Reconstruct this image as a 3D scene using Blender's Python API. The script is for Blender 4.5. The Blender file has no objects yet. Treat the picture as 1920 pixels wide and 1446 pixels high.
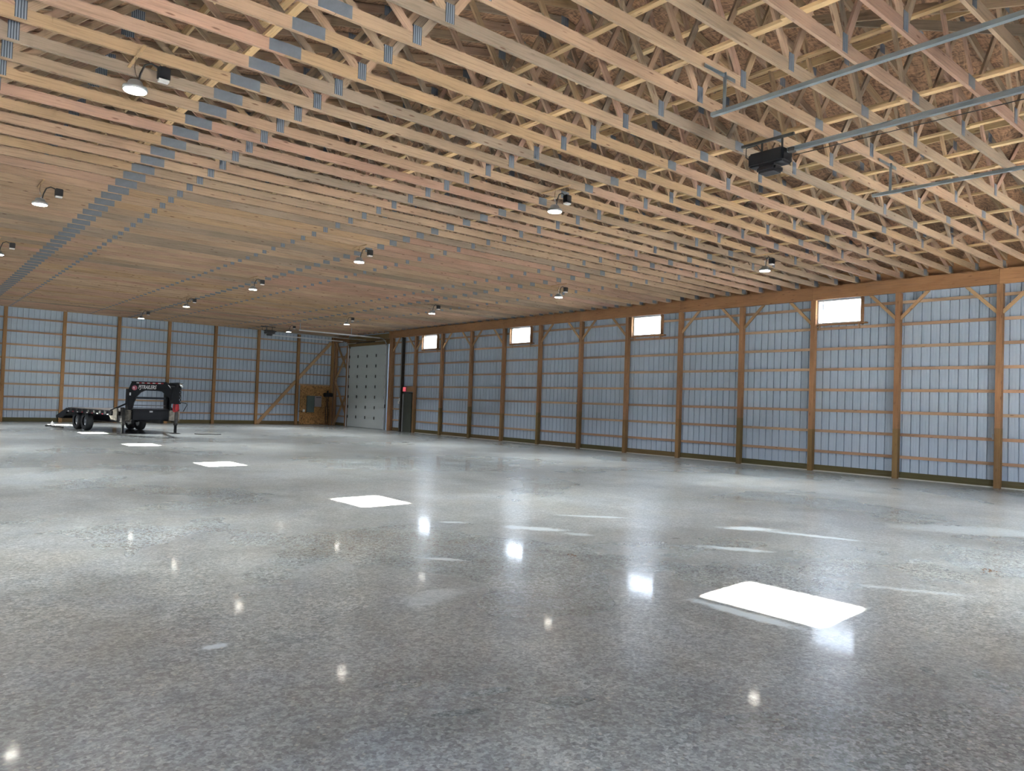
import bpy, bmesh, math, random
from mathutils import Vector, Matrix
random.seed(7)
C = bpy.context.scene.collection
SC = bpy.context.scene
R = math.radians

# ------------------------------------------------------------------ camera
CAMH = 1.643
cam = bpy.data.cameras.new('camera'); cam.sensor_width = 36; cam.lens = 1383.9/1920*36
cam.clip_start = .05; cam.clip_end = 500
cobj = bpy.data.objects.new('camera', cam); C.objects.link(cobj); SC.camera = cobj
yaw, pit, rol = .6994, .0263, .0351
f = Vector((math.sin(yaw)*math.cos(pit), math.cos(yaw)*math.cos(pit), math.sin(pit)))
r0 = Vector((math.cos(yaw), -math.sin(yaw), 0)); u0 = r0.cross(f)
rr = r0*math.cos(rol)+u0*math.sin(rol); uu = -r0*math.sin(rol)+u0*math.cos(rol)
cobj.matrix_world = Matrix(((rr.x, uu.x, -f.x, 0), (rr.y, uu.y, -f.y, 0), (rr.z, uu.z, -f.z, CAMH), (0, 0, 0, 1)))

# ------------------------------------------------------------------ sky, sun, exposure
EXPOSURE = 0.28
SKY = 18.0
SUN = 700.0
LAMP = 60.0
LAMP_W = 205.0
world = bpy.data.worlds.new('sky'); SC.world = world; world.use_nodes = True
wn = world.node_tree; wn.nodes.clear()
wo = wn.nodes.new('ShaderNodeOutputWorld'); wb = wn.nodes.new('ShaderNodeBackground')
tc = wn.nodes.new('ShaderNodeTexCoord'); sx = wn.nodes.new('ShaderNodeSeparateXYZ')
cr = wn.nodes.new('ShaderNodeValToRGB')
cr.color_ramp.elements[0].position = 0.0; cr.color_ramp.elements[0].color = (.86, .93, 1.0, 1)
cr.color_ramp.elements[1].position = 0.8; cr.color_ramp.elements[1].color = (.30, .52, .95, 1)
wn.links.new(tc.outputs['Generated'], sx.inputs[0]); wn.links.new(sx.outputs['Z'], cr.inputs[0])
wn.links.new(cr.outputs[0], wb.inputs[0]); wb.inputs[1].default_value = SKY
wn.links.new(wb.outputs[0], wo.inputs[0])
sl = bpy.data.lights.new('sun', 'SUN'); sl.energy = SUN; sl.angle = R(.6); sl.color = (1, .96, .88)
so = bpy.data.objects.new('sun', sl); C.objects.link(so)
sd = Vector((1, .08, -.525)).normalized()
so.rotation_euler = sd.to_track_quat('-Z', 'Y').to_euler(); so.location = (-30, 10, 20)
SC.view_settings.view_transform = 'Standard'; SC.view_settings.look = 'None'
SC.view_settings.gamma = 1; SC.view_settings.use_curve_mapping = False
SC.view_settings.exposure = EXPOSURE
try:
    SC.cycles.use_denoising = True; SC.cycles.use_adaptive_sampling = True; SC.cycles.adaptive_threshold = .06; SC.cycles.adaptive_min_samples = 16
    SC.cycles.max_bounces = 6; SC.cycles.diffuse_bounces = 4; SC.cycles.glossy_bounces = 3
    SC.cycles.sample_clamp_indirect = 30
    SC.cycles.caustics_reflective = True
    SC.cycles.blur_glossy = 2.0
except Exception: pass

# ------------------------------------------------------------------ constants of the building
W, D = 21.065, 42.36          # inner post face of the right wall, of the back wall
S = 2.4384; Y0 = 33.08        # wall post spacing; first post beside the entry door
XS = W+.19; YB = D+.19        # siding planes
XL = -2.81                    # left siding
CX = 9.22                     # ridge
ZC = 5.47                     # underside of the trusses
HDR0, HDR1 = 5.09, 5.47
YF = -1.25                    # front of the roof
def ztop(x): return 5.85+(12.03-abs(x-CX))*.25

# ------------------------------------------------------------------ materials
def newmat(name):
    m = bpy.data.materials.new(name); m.use_nodes = True
    nt = m.node_tree; nt.nodes.clear()
    o = nt.nodes.new('ShaderNodeOutputMaterial'); b = nt.nodes.new('ShaderNodeBsdfPrincipled')
    nt.links.new(b.outputs[0], o.inputs[0])
    return m, nt, b
def N(nt, t, **kw):
    n = nt.nodes.new('ShaderNode'+t)
    for k, v in kw.items(): setattr(n, k, v)
    return n
def ramp(nt, fac, stops, interp='LINEAR'):
    r = N(nt, 'ValToRGB'); r.color_ramp.interpolation = interp
    e = r.color_ramp.elements
    while len(e) < len(stops): e.new(.5)
    for i, (p, c) in enumerate(stops):
        e[i].position = p; e[i].color = (c, c, c, 1) if isinstance(c, (int, float)) else (*c, 1)
    nt.links.new(fac, r.inputs[0]); return r.outputs[0]
def mix(nt, fac, a, b, mode='MIX'):
    m = N(nt, 'Mix', data_type='RGBA', blend_type=mode)
    for s, v in ((m.inputs[0], fac), (m.inputs[6], a), (m.inputs[7], b)):
        if isinstance(v, (int, float)): s.default_value = v
        elif isinstance(v, tuple): s.default_value = (*v, 1)
        else: nt.links.new(v, s)
    return m.outputs[2]
def math_(nt, op, a, b=None, c=None, clamp=False):
    m = N(nt, 'Math', operation=op, use_clamp=clamp)
    for i, v in enumerate((a, b, c)):
        if v is None: continue
        if isinstance(v, (int, float)): m.inputs[i].default_value = v
        else: nt.links.new(v, m.inputs[i])
    return m.outputs[0]
def noise(nt, vec, scale, detail=3, rough=.5, dist=0):
    n = N(nt, 'TexNoise'); n.inputs['Scale'].default_value = scale; n.inputs['Detail'].default_value = detail
    n.inputs['Roughness'].default_value = rough; n.inputs['Distortion'].default_value = dist
    nt.links.new(vec, n.inputs['Vector']); return n.outputs['Fac']
def mapping(nt, vec, scale=(1, 1, 1), loc=(0, 0, 0), rot=(0, 0, 0)):
    m = N(nt, 'Mapping'); m.inputs['Scale'].default_value = scale; m.inputs['Location'].default_value = loc
    m.inputs['Rotation'].default_value = rot
    nt.links.new(vec, m.inputs['Vector']); return m.outputs[0]
def objvec(nt, rnd=True):
    t = N(nt, 'TexCoord')
    if not rnd: return t.outputs['Object'], None
    oi = N(nt, 'ObjectInfo')
    k = math_(nt, 'MULTIPLY', oi.outputs['Random'], 137.0)
    cb = N(nt, 'CombineXYZ'); nt.links.new(k, cb.inputs[0]); nt.links.new(k, cb.inputs[1])
    a = N(nt, 'VectorMath', operation='ADD'); nt.links.new(t.outputs['Object'], a.inputs[0]); nt.links.new(cb.outputs[0], a.inputs[1])
    return a.outputs[0], oi.outputs['Random']

def wood(name, tones, knots=True, stain=.35, grain=.16, rough=.7):
    m, nt, b = newmat(name)
    v, rnd = objvec(nt)
    st = [(i/len(tones), c) for i, c in enumerate(tones)]
    col = ramp(nt, rnd, st, 'CONSTANT')
    g = noise(nt, mapping(nt, v, (.9, 22, 22)), 2.2, 5, .62, .6)
    g2 = ramp(nt, g, [(.28, 1-grain*1.9), (.5, 1.0), (.75, 1+grain*.5)])
    col = mix(nt, 1.0, col, g2, 'MULTIPLY')
    big = noise(nt, mapping(nt, v, (.5, 1.2, 1.2)), 1.0, 2)
    col = mix(nt, 1.0, col, ramp(nt, big, [(.3, .80), (.7, 1.12)]), 'MULTIPLY')
    if stain:
        s = noise(nt, mapping(nt, v, (.55, 5, 5), (7, 3, 1)), 1.3, 6, .7)
        sf = math_(nt, 'MULTIPLY', ramp(nt, s, [(.56, 0.0), (.72, 1.0)]), stain)
        col = mix(nt, sf, col, (.16, .14, .125))
        s2 = noise(nt, mapping(nt, v, (1.6, 9, 9), (3, 8, 1)), 2.2, 6, .75)
        col = mix(nt, math_(nt, 'MULTIPLY', ramp(nt, s2, [(.64, 0.0), (.70, 1.0)]), stain), col, (.09, .06, .045))
    if knots:
        vo = N(nt, 'TexVoronoi'); vo.inputs['Scale'].default_value = 1.0
        nt.links.new(mapping(nt, v, (2.3, 11, 11)), vo.inputs['Vector'])
        kf = ramp(nt, vo.outputs['Distance'], [(.07, 1.0), (.14, 0.0)])
        col = mix(nt, math_(nt, 'MULTIPLY', kf, .75), col, (.10, .045, .025))
    nt.links.new(col, b.inputs['Base Color']); b.inputs['Roughness'].default_value = rough
    b.inputs['Specular IOR Level'].default_value = .3
    return m
T = [(.345, .245, .165), (.345, .232, .168), (.37, .265, .18), (.355, .225, .165), (.26, .205, .155), (.355, .245, .148), (.31, .23, .16), (.365, .25, .172)]
M = {}
M['truss'] = wood('truss_lumber', T)
M['strip'] = wood('bracing_lumber', [(.56, .39, .21), (.52, .36, .20), (.58, .42, .24)], stain=.1)
M['post'] = wood('post_lumber', [(.285, .152, .075), (.31, .168, .085), (.255, .138, .068), (.30, .16, .08)], stain=.22)
M['header'] = wood('header_lumber', [(.285, .148, .068), (.31, .165, .077), (.26, .135, .063)], stain=.15)
M['treated'] = wood('treated_lumber', [(.20, .125, .05), (.17, .115, .045), (.22, .13, .055)], stain=.3)
M['skirt'] = wood('treated_skirt_lumber', [(.105, .085, .035), (.13, .09, .04), (.09, .08, .035)], stain=.35)
M['girt'] = wood('girt_lumber', [(.42, .27, .17), (.38, .235, .15), (.45, .31, .20), (.37, .24, .155)], stain=.35)
M['backpost'] = wood('back_post_lumber', [(.30, .165, .07), (.27, .15, .065), (.33, .185, .08)], stain=.25)
M['darkpost'] = wood('dark_post_lumber', [(.030, .024, .018)], stain=.2)
M['brace'] = wood('brace_lumber', [(.44, .29, .155), (.40, .25, .13)], stain=.3)

def simple(name, col, rough=.5, metal=0.0, spec=.5, var=.0, vscale=3.0, coat=0.0):
    m, nt, b = newmat(name)
    b.inputs['Roughness'].default_value = rough; b.inputs['Metallic'].default_value = metal
    b.inputs['Specular IOR Level'].default_value = spec
    b.inputs['Coat Weight'].default_value = coat
    if var:
        v, _ = objvec(nt, False)
        n = noise(nt, v, vscale, 5, .6)
        c = mix(nt, 1.0, tuple(col), ramp(nt, n, [(.3, 1-var), (.7, 1+var)]), 'MULTIPLY')
        nt.links.new(c, b.inputs['Base Color'])
    else: b.inputs['Base Color'].default_value = (*col, 1)
    return m
M['galv'] = simple('galvanized_plate', (.13, .15, .18), .5, .2, var=.12, vscale=9)
# toothed plate: rows of punched slots
m, nt, b = newmat('toothed_galvanized_plate'); v, _ = objvec(nt, False)
w_ = N(nt, 'TexWave', wave_type='BANDS', bands_direction='X'); w_.inputs['Scale'].default_value = 12; w_.inputs['Distortion'].default_value = .6
nt.links.new(v, w_.inputs['Vector'])
nt.links.new(ramp(nt, w_.outputs['Fac'], [(.25, (.05, .065, .09)), (.6, (.21, .25, .31))]), b.inputs['Base Color'])
b.inputs['Roughness'].default_value = .5; b.inputs['Metallic'].default_value = .3
M['tooth'] = m
M['track'] = simple('galvanized_track', (.30, .35, .385), .38, .75, var=.1, vscale=2)
M['brighttrack'] = simple('bright_galvanized_track', (.62, .64, .66), .4, .3)
M['siding'] = simple('steel_siding_inner_face', (.375, .452, .55), .45, .0, var=.05, vscale=.8)
M['black'] = simple('black_plastic', (.012, .013, .016), .4)
M['blackpaint'] = simple('black_trailer_paint', (.006, .007, .010), .45, spec=.3)
M['dustyblack'] = simple('dusty_black_steel', (.035, .034, .033), .7, var=.6, vscale=6)
M['dirt'] = simple('dried_mud_on_steel', (.13, .118, .10), .9, var=.6, vscale=9)
M['deckwood'] = wood('weathered_deck_planks', [(.13, .12, .115), (.16, .15, .14), (.11, .10, .10)], knots=False, stain=.3)
M['rubber'] = simple('tyre_rubber', (.022, .024, .028), .75, var=.3, vscale=14)
M['rim'] = simple('grey_steel_rim', (.25, .27, .29), .45, .5)
M['chrome'] = simple('bright_metal', (.75, .77, .8), .15, 1.0)
M['white'] = simple('white_plastic', (.75, .75, .73), .4)
M['whitepaint'] = simple('white_decal', (.78, .78, .78), .5)
M['redpaint'] = simple('red_paint', (.45, .01, .02), .4)
M['reddecal'] = simple('red_decal', (.42, .10, .14), .5)
M['doorwhite'] = simple('white_steel_door', (.42, .46, .46), .5, var=.03, vscale=1)
M['doordark'] = simple('olive_grey_door', (.050, .058, .045), .45)
M['panelgreen'] = simple('grey_green_cabinet', (.10, .135, .13), .5)
M['panelgrey'] = simple('pale_grey_cabinet', (.30, .27, .28), .5)
M['vinyl'] = simple('white_vinyl', (.80, .80, .78), .35)
M['conduit'] = simple('grey_conduit', (.35, .36, .37), .4, .4)
M['cord'] = simple('black_cord', (.02, .02, .02), .6)
M['gravel'] = simple('gravel_yard', (.42, .41, .38), .9, var=.25, vscale=2)
M['rust'] = simple('brown_dirt', (.10, .06, .035), .9)

def emis(name, col, s):
    m = bpy.data.materials.new(name); m.use_nodes = True; nt = m.node_tree; nt.nodes.clear()
    o = nt.nodes.new('ShaderNodeOutputMaterial'); e = nt.nodes.new('ShaderNodeEmission')
    e.inputs[0].default_value = (*col, 1); e.inputs[1].default_value = s
    nt.links.new(e.outputs[0], o.inputs[0]); return m
M['led'] = emis('led_light', (1.0, .95, .84), LAMP)
M['exit'] = emis('lit_red_sign', (1.0, .16, .20), .6)

# glass
m = bpy.data.materials.new('window_glass'); m.use_nodes = True; nt = m.node_tree; nt.nodes.clear()
o = nt.nodes.new('ShaderNodeOutputMaterial'); ms = nt.nodes.new('ShaderNodeMixShader')
tr = nt.nodes.new('ShaderNodeBsdfTransparent'); gl = nt.nodes.new('ShaderNodeBsdfGlossy'); gl.inputs['Roughness'].default_value = .02
ms.inputs[0].default_value = .06; nt.links.new(tr.outputs[0], ms.inputs[1]); nt.links.new(gl.outputs[0], ms.inputs[2])
nt.links.new(ms.outputs[0], o.inputs[0]); M['glass'] = m

def osb(name, base):
    m, nt, b = newmat(name); v, _ = objvec(nt, False)
    wv = N(nt, 'TexNoise'); wv.inputs['Scale'].default_value = 1.6; nt.links.new(v, wv.inputs['Vector'])
    a = N(nt, 'VectorMath', operation='MULTIPLY_ADD'); nt.links.new(wv.outputs['Color'], a.inputs[0])
    a.inputs[1].default_value = (.5, .5, .5); nt.links.new(v, a.inputs[2])
    n1 = noise(nt, mapping(nt, a.outputs[0], (6, 30, 10), rot=(0, 0, .5)), 1, 3)
    n2 = noise(nt, mapping(nt, a.outputs[0], (30, 6, 10), rot=(0, 0, -.3)), 1, 3)
    k = math_(nt, 'MULTIPLY', math_(nt, 'ADD', n1, n2), .5)
    big = noise(nt, v, .9, 4)
    c = ramp(nt, k, [(.38, tuple(x*.40 for x in base)), (.5, base), (.62, tuple(min(1, x*1.5) for x in base))])
    c = mix(nt, 1.0, c, ramp(nt, big, [(.3, .75), (.7, 1.15)]), 'MULTIPLY')
    nt.links.new(c, b.inputs['Base Color']); b.inputs['Roughness'].default_value = .75
    return m
M['osb'] = osb('roof_sheathing_osb', (.275, .158, .092))
M['osbwall'] = osb('wall_board_osb', (.36, .19, .065))

# polished concrete
def concrete():
    m, nt, b = newmat('polished_concrete'); v, _ = objvec(nt, False)
    v = mapping(nt, v)
    n1 = noise(nt, v, .22, 4, .6, .5)
    n2 = noise(nt, v, 1.1, 5, .65, .8)
    n3 = noise(nt, mapping(nt, v, (1, .35, 1)), 3.5, 5, .7)
    c = ramp(nt, n1, [(.3, (.225, .252, .25)), (.5, (.268, .288, .278)), (.7, (.305, .33, .33))])
    c = mix(nt, 1.0, c, ramp(nt, n2, [(.28, .70), (.5, 1.0), (.72, 1.22)]), 'MULTIPLY')
    c = mix(nt, 1.0, c, ramp(nt, n3, [(.3, .93), (.7, 1.07)]), 'MULTIPLY')
    br = noise(nt, mapping(nt, v, loc=(9, 4, 0)), .55, 4, .6)
    c = mix(nt, math_(nt, 'MULTIPLY', ramp(nt, br, [(.5, 0.0), (.68, 1.0)]), .4), c, (.24, .225, .185))
    bt = noise(nt, mapping(nt, v, loc=(1, 14, 0)), .9, 5, .65, .7)
    c = mix(nt, math_(nt, 'MULTIPLY', ramp(nt, bt, [(.46, 0.0), (.72, 1.0)]), .45), c, (.235, .275, .32))
    dk = noise(nt, mapping(nt, v, (1, .6, 1), loc=(21, 4, 0)), .7, 5, .55, .5)
    c = mix(nt, math_(nt, 'MULTIPLY', ramp(nt, dk, [(.50, 0.0), (.78, 1.0)]), .45), c, (.155, .155, .15))
    # aggregate specks of several sizes
    for sc, lo, hi, seed in ((80, .72, 1.28, 0), (38, .68, 1.32, 5)):
        vo = N(nt, 'TexVoronoi'); vo.inputs['Scale'].default_value = sc
        nt.links.new(mapping(nt, v, loc=(seed, seed, 0)), vo.inputs['Vector'])
        sp = N(nt, 'SeparateColor'); nt.links.new(vo.outputs['Color'], sp.inputs[0])
        c = mix(nt, 1.0, c, ramp(nt, sp.outputs[0], [(0, lo), (.5, 1.0), (1, hi)]), 'MULTIPLY')
    vo = N(nt, 'TexVoronoi'); vo.inputs['Scale'].default_value = 34; nt.links.new(v, vo.inputs['Vector'])
    sp = N(nt, 'SeparateColor'); nt.links.new(vo.outputs['Color'], sp.inputs[0])
    cell = ramp(nt, sp.outputs[1], [(.90, 0.0), (.93, 1.0)])
    dot = ramp(nt, vo.outputs['Distance'], [(.28, 1.0), (.42, 0.0)])
    c = mix(nt, math_(nt, 'MULTIPLY', math_(nt, 'MULTIPLY', cell, dot), .6), c, (.47, .45, .38))
    cell = ramp(nt, sp.outputs[2], [(.93, 0.0), (.95, 1.0)])
    c = mix(nt, math_(nt, 'MULTIPLY', math_(nt, 'MULTIPLY', cell, dot), .55), c, (.13, .12, .11))
    # pale blotches at their places on the slab
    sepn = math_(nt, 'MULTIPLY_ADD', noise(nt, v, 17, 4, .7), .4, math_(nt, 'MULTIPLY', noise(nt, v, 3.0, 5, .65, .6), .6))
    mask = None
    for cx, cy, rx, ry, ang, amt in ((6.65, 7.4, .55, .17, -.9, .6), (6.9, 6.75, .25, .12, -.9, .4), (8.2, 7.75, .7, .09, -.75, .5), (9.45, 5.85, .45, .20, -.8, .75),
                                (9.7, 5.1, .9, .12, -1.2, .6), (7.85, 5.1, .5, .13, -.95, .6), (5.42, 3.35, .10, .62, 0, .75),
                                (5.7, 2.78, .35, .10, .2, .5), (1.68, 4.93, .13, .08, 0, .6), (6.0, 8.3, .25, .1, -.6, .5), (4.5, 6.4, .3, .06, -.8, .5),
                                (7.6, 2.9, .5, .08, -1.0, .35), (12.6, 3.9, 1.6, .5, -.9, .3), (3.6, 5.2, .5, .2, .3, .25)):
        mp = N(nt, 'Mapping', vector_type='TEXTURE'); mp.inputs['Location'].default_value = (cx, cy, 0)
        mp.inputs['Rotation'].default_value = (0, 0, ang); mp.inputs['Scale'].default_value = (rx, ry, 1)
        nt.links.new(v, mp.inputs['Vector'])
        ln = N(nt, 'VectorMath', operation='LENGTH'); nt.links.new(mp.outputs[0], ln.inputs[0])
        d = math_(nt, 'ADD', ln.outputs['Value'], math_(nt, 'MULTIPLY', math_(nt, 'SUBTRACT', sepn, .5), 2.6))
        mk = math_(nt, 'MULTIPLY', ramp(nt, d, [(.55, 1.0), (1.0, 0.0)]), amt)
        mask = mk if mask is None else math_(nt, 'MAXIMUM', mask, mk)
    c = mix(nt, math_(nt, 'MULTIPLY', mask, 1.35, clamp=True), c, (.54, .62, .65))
    # white paint flecks, denser towards the right wall
    vo = N(nt, 'TexVoronoi'); vo.inputs['Scale'].default_value = 12; nt.links.new(mapping(nt, v, (1, .8, 1)), vo.inputs['Vector'])
    sp = N(nt, 'SeparateColor'); nt.links.new(vo.outputs['Color'], sp.inputs[0])
    cell = ramp(nt, sp.outputs[0], [(.80, 0.0), (.81, 1.0)])
    dd = math_(nt, 'ADD', vo.outputs['Distance'], math_(nt, 'MULTIPLY', noise(nt, v, 40, 3), .25))
    dot = ramp(nt, dd, [(.24, 1.0), (.28, 0.0)])
    reg = ramp(nt, noise(nt, mapping(nt, v, loc=(3, 0, 0)), .35, 3), [(.5, 0.0), (.6, 1.0)])
    xs = N(nt, 'SeparateXYZ'); nt.links.new(v, xs.inputs[0])
    reg = math_(nt, 'MULTIPLY', reg, math_(nt, 'MULTIPLY', math_(nt, 'SUBTRACT', xs.outputs[0], 5.5), .35, clamp=True))
    fl = math_(nt, 'MULTIPLY', math_(nt, 'MULTIPLY', cell, dot), reg)
    c = mix(nt, math_(nt, 'MULTIPLY', fl, .9), c, (.62, .65, .66))
    nt.links.new(c, b.inputs['Base Color'])
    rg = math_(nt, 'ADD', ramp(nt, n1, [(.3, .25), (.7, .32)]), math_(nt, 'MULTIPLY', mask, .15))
    nt.links.new(rg, b.inputs['Roughness'])
    b.inputs['Specular IOR Level'].default_value = .5
    cw = ramp(nt, noise(nt, mapping(nt, v, loc=(2, 2, 0)), .5, 2, .5), [(.32, .12), (.65, .22)])
    nt.links.new(cw, b.inputs['Coat Weight'])
    nt.links.new(ramp(nt, n1, [(.3, .05), (.7, .08)]), b.inputs['Coat Roughness'])
    bp = N(nt, 'Bump'); bp.inputs['Strength'].default_value = .05; bp.inputs['Distance'].default_value = .006
    nt.links.new(noise(nt, v, 5, 2), bp.inputs['Height']); nt.links.new(bp.outputs[0], b.inputs['Normal'])
    nt.links.new(bp.outputs[0], b.inputs['Coat Normal'])
    return m
M['concrete'] = concrete()

# ------------------------------------------------------------------ helpers
def link(o, parent=None):
    C.objects.link(o)
    if parent is not None: o.parent = parent
    return o
def tag(o, label=None, cat=None, group=None, kind=None):
    if label: o['label'] = label
    if cat: o['category'] = cat
    if group: o['group'] = group
    if kind: o['kind'] = kind
    return o
def empty(name, loc=(0, 0, 0), rz=0.0):
    o = bpy.data.objects.new(name, None); o.empty_display_size = .2; C.objects.link(o)
    o.location = loc; o.rotation_euler = (0, 0, rz); return o
def root_of(p):
    while p.parent: p = p.parent
    return p
def place(o, parent, mat):
    """world matrix mat, under an unrotated parent chain (or local frame of a rotated thing given as local)"""
    if parent is None: o.matrix_basis = mat
    else:
        q = parent; off = Matrix.Identity(4)
        while q: off = Matrix.Translation(q.location) @ off if not q.get('_local') else off; q = q.parent
        o.matrix_basis = off.inverted() @ mat
BOX_F = [(0, 3, 2, 1), (4, 5, 6, 7), (0, 1, 5, 4), (1, 2, 6, 5), (2, 3, 7, 6), (3, 0, 4, 7)]
_cache = {}
def boxmesh(x0, x1, y0, y1, z0, z1, mat, name='box'):
    k = (round(x0, 3), round(x1, 3), round(y0, 3), round(y1, 3), round(z0, 3), round(z1, 3), mat.name)
    if k in _cache: return _cache[k]
    me = bpy.data.meshes.new(name)
    me.from_pydata([(x0, y0, z0), (x1, y0, z0), (x1, y1, z0), (x0, y1, z0), (x0, y0, z1), (x1, y0, z1), (x1, y1, z1), (x0, y1, z1)], [], BOX_F)
    me.materials.append(mat); _cache[k] = me; return me
def axes(p0, p1, up=(0, 0, 1)):
    p0 = Vector(p0); p1 = Vector(p1); x = (p1-p0); L = x.length; x.normalize()
    u = Vector(up)
    if abs(x.dot(u)) > .999: u = Vector((0, 1, 0)) if abs(x.y) < .9 else Vector((1, 0, 0))
    y = u.cross(x).normalized(); z = x.cross(y)
    return Matrix(((x.x, y.x, z.x, p0.x), (x.y, y.y, z.y, p0.y), (x.z, y.z, z.z, p0.z), (0, 0, 0, 1))), L
def board(name, p0, p1, w, h, mat, parent=None, up=(0, 0, 1)):
    """board centred on the line p0-p1: w across, h along `up`; grain runs along it"""
    mx, L = axes(p0, p1, up)
    me = boxmesh(0, L, -w/2, w/2, -h/2, h/2, mat, name)
    o = link(bpy.data.objects.new(name, me), parent); place(o, parent, mx); return o
def box(name, x0, x1, y0, y1, z0, z1, mat, parent=None, bevel=0.0):
    cx, cy, cz = (x0+x1)/2, (y0+y1)/2, (z0+z1)/2
    a, b_, c = abs(x1-x0)/2, abs(y1-y0)/2, abs(z1-z0)/2
    if bevel:
        bm = bmesh.new(); bmesh.ops.create_cube(bm, size=1)
        bmesh.ops.scale(bm, vec=(2*a, 2*b_, 2*c), verts=bm.verts)
        bmesh.ops.bevel(bm, geom=list(bm.edges), offset=bevel, segments=2, affect='EDGES')
        me = bpy.data.meshes.new(name); bm.to_mesh(me); bm.free(); me.materials.append(mat)
    else: me = boxmesh(-a, a, -b_, b_, -c, c, mat, name)
    o = link(bpy.data.objects.new(name, me), parent); place(o, parent, Matrix.Translation((cx, cy, cz))); return o
def meshobj(name, verts, faces, mat, parent=None, smooth=False, origin=None):
    if origin is None:
        n = len(verts); origin = (sum(v[0] for v in verts)/n, sum(v[1] for v in verts)/n, sum(v[2] for v in verts)/n)
    me = bpy.data.meshes.new(name)
    me.from_pydata([(v[0]-origin[0], v[1]-origin[1], v[2]-origin[2]) for v in verts], [], faces)
    me.materials.append(mat)
    if smooth: me.polygons.foreach_set('use_smooth', [True]*len(me.polygons))
    o = link(bpy.data.objects.new(name, me), parent); place(o, parent, Matrix.Translation(origin)); return o
def prism(name, pts, thick, mat, parent, mx):
    """2D outline (x,z) extruded +-thick/2 in y, put through matrix mx"""
    n = len(pts)
    vs = [mx @ Vector((x, -thick/2, z)) for x, z in pts]+[mx @ Vector((x, thick/2, z)) for x, z in pts]
    fs = [tuple(range(n)), tuple(range(2*n-1, n-1, -1))]+[(i, i+n, (i+1) % n+n, (i+1) % n) for i in range(n)]
    bm = bmesh.new(); bv = [bm.verts.new(v) for v in vs]
    for f_ in fs: bm.faces.new([bv[i] for i in f_])
    bmesh.ops.recalc_face_normals(bm, faces=bm.faces); bmesh.ops.triangulate(bm, faces=[q for q in bm.faces if len(q.verts) > 4])
    c = sum((Vector(v) for v in vs), Vector())/len(vs)
    for v in bm.verts: v.co -= c
    me = bpy.data.meshes.new(name); bm.to_mesh(me); bm.free(); me.materials.append(mat)
    o = link(bpy.data.objects.new(name, me), parent); place(o, parent, Matrix.Translation(c)); return o
def lathe(name, prof, mat, parent, origin, axis='Z', seg=24, smooth=True, cap=True):
    vs = []; fs = []
    for r_, z in prof:
        for i in range(seg):
            a = 2*math.pi*i/seg; c, s = math.cos(a)*r_, math.sin(a)*r_
            vs.append({'Z': (c, s, z), 'X': (z, c, s), 'Y': (c, z, s)}[axis])
    for j in range(len(prof)-1):
        for i in range(seg):
            a, b_ = j*seg+i, j*seg+(i+1) % seg
            fs.append((a, b_, b_+seg, a+seg))
    if cap and prof[0][0] > 1e-4: fs.append(tuple(range(seg))[::-1])
    if cap and prof[-1][0] > 1e-4: fs.append(tuple(range((len(prof)-1)*seg, len(prof)*seg)))
    me = bpy.data.meshes.new(name); me.from_pydata(vs, [], fs); me.materials.append(mat)
    bm = bmesh.new(); bm.from_mesh(me); bmesh.ops.remove_doubles(bm, verts=bm.verts, dist=1e-5); bmesh.ops.recalc_face_normals(bm, faces=bm.faces); bm.to_mesh(me); bm.free()
    if smooth:
        for p in me.polygons: p.use_smooth = len(p.vertices) == 4
    o = link(bpy.data.objects.new(name, me), parent); place(o, parent, Matrix.Translation(origin)); return o
def tube(name, pts, r_, mat, parent=None, seg=8):
    pts = [Vector(p) for p in pts]; vs = []; fs = []
    prev = None
    for i, p in enumerate(pts):
        d = (pts[min(i+1, len(pts)-1)]-pts[max(i-1, 0)]).normalized()
        ref = prev if prev is not None else (Vector((0, 0, 1)) if abs(d.z) < .9 else Vector((1, 0, 0)))
        a = (ref-d*ref.dot(d)).normalized(); prev = a; b_ = d.cross(a)
        for k in range(seg):
            t = 2*math.pi*k/seg; vs.append(p+a*math.cos(t)*r_+b_*math.sin(t)*r_)
    for i in range(len(pts)-1):
        for k in range(seg):
            q, w2 = i*seg+k, i*seg+(k+1) % seg
            fs.append((q, w2, w2+seg, q+seg))
    fs += [tuple(range(seg))[::-1], tuple(range((len(pts)-1)*seg, len(pts)*seg))]
    return meshobj(name, vs, fs, mat, parent, True)
ORD = ['zeroth', 'first', 'second', 'third', 'fourth', 'fifth', 'sixth', 'seventh', 'eighth', 'ninth', 'tenth', 'eleventh', 'twelfth', 'thirteenth', 'fourteenth', 'fifteenth', 'sixteenth', 'seventeenth', 'eighteenth', 'nineteenth', 'twentieth', 'twenty-first', 'twenty-second', 'twenty-third', 'twenty-fourth', 'twenty-fifth']

# ------------------------------------------------------------------ floor and yard
fl = box('floor', XL-.0, XS, YF, YB, -.15, 0, M['concrete']); tag(fl, kind='structure')
# keep the texture in world coordinates
for v in fl.data.vertices: v.co += fl.location
fl.location = (0, 0, 0)
yd = meshobj('ground', [(-90, -90, -.16), (140, -90, -.16), (140, 160, -.16), (-90, 160, -.16)], [(0, 1, 2, 3)], M['gravel'], origin=(0, 0, -.16)); tag(yd, kind='structure')

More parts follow.
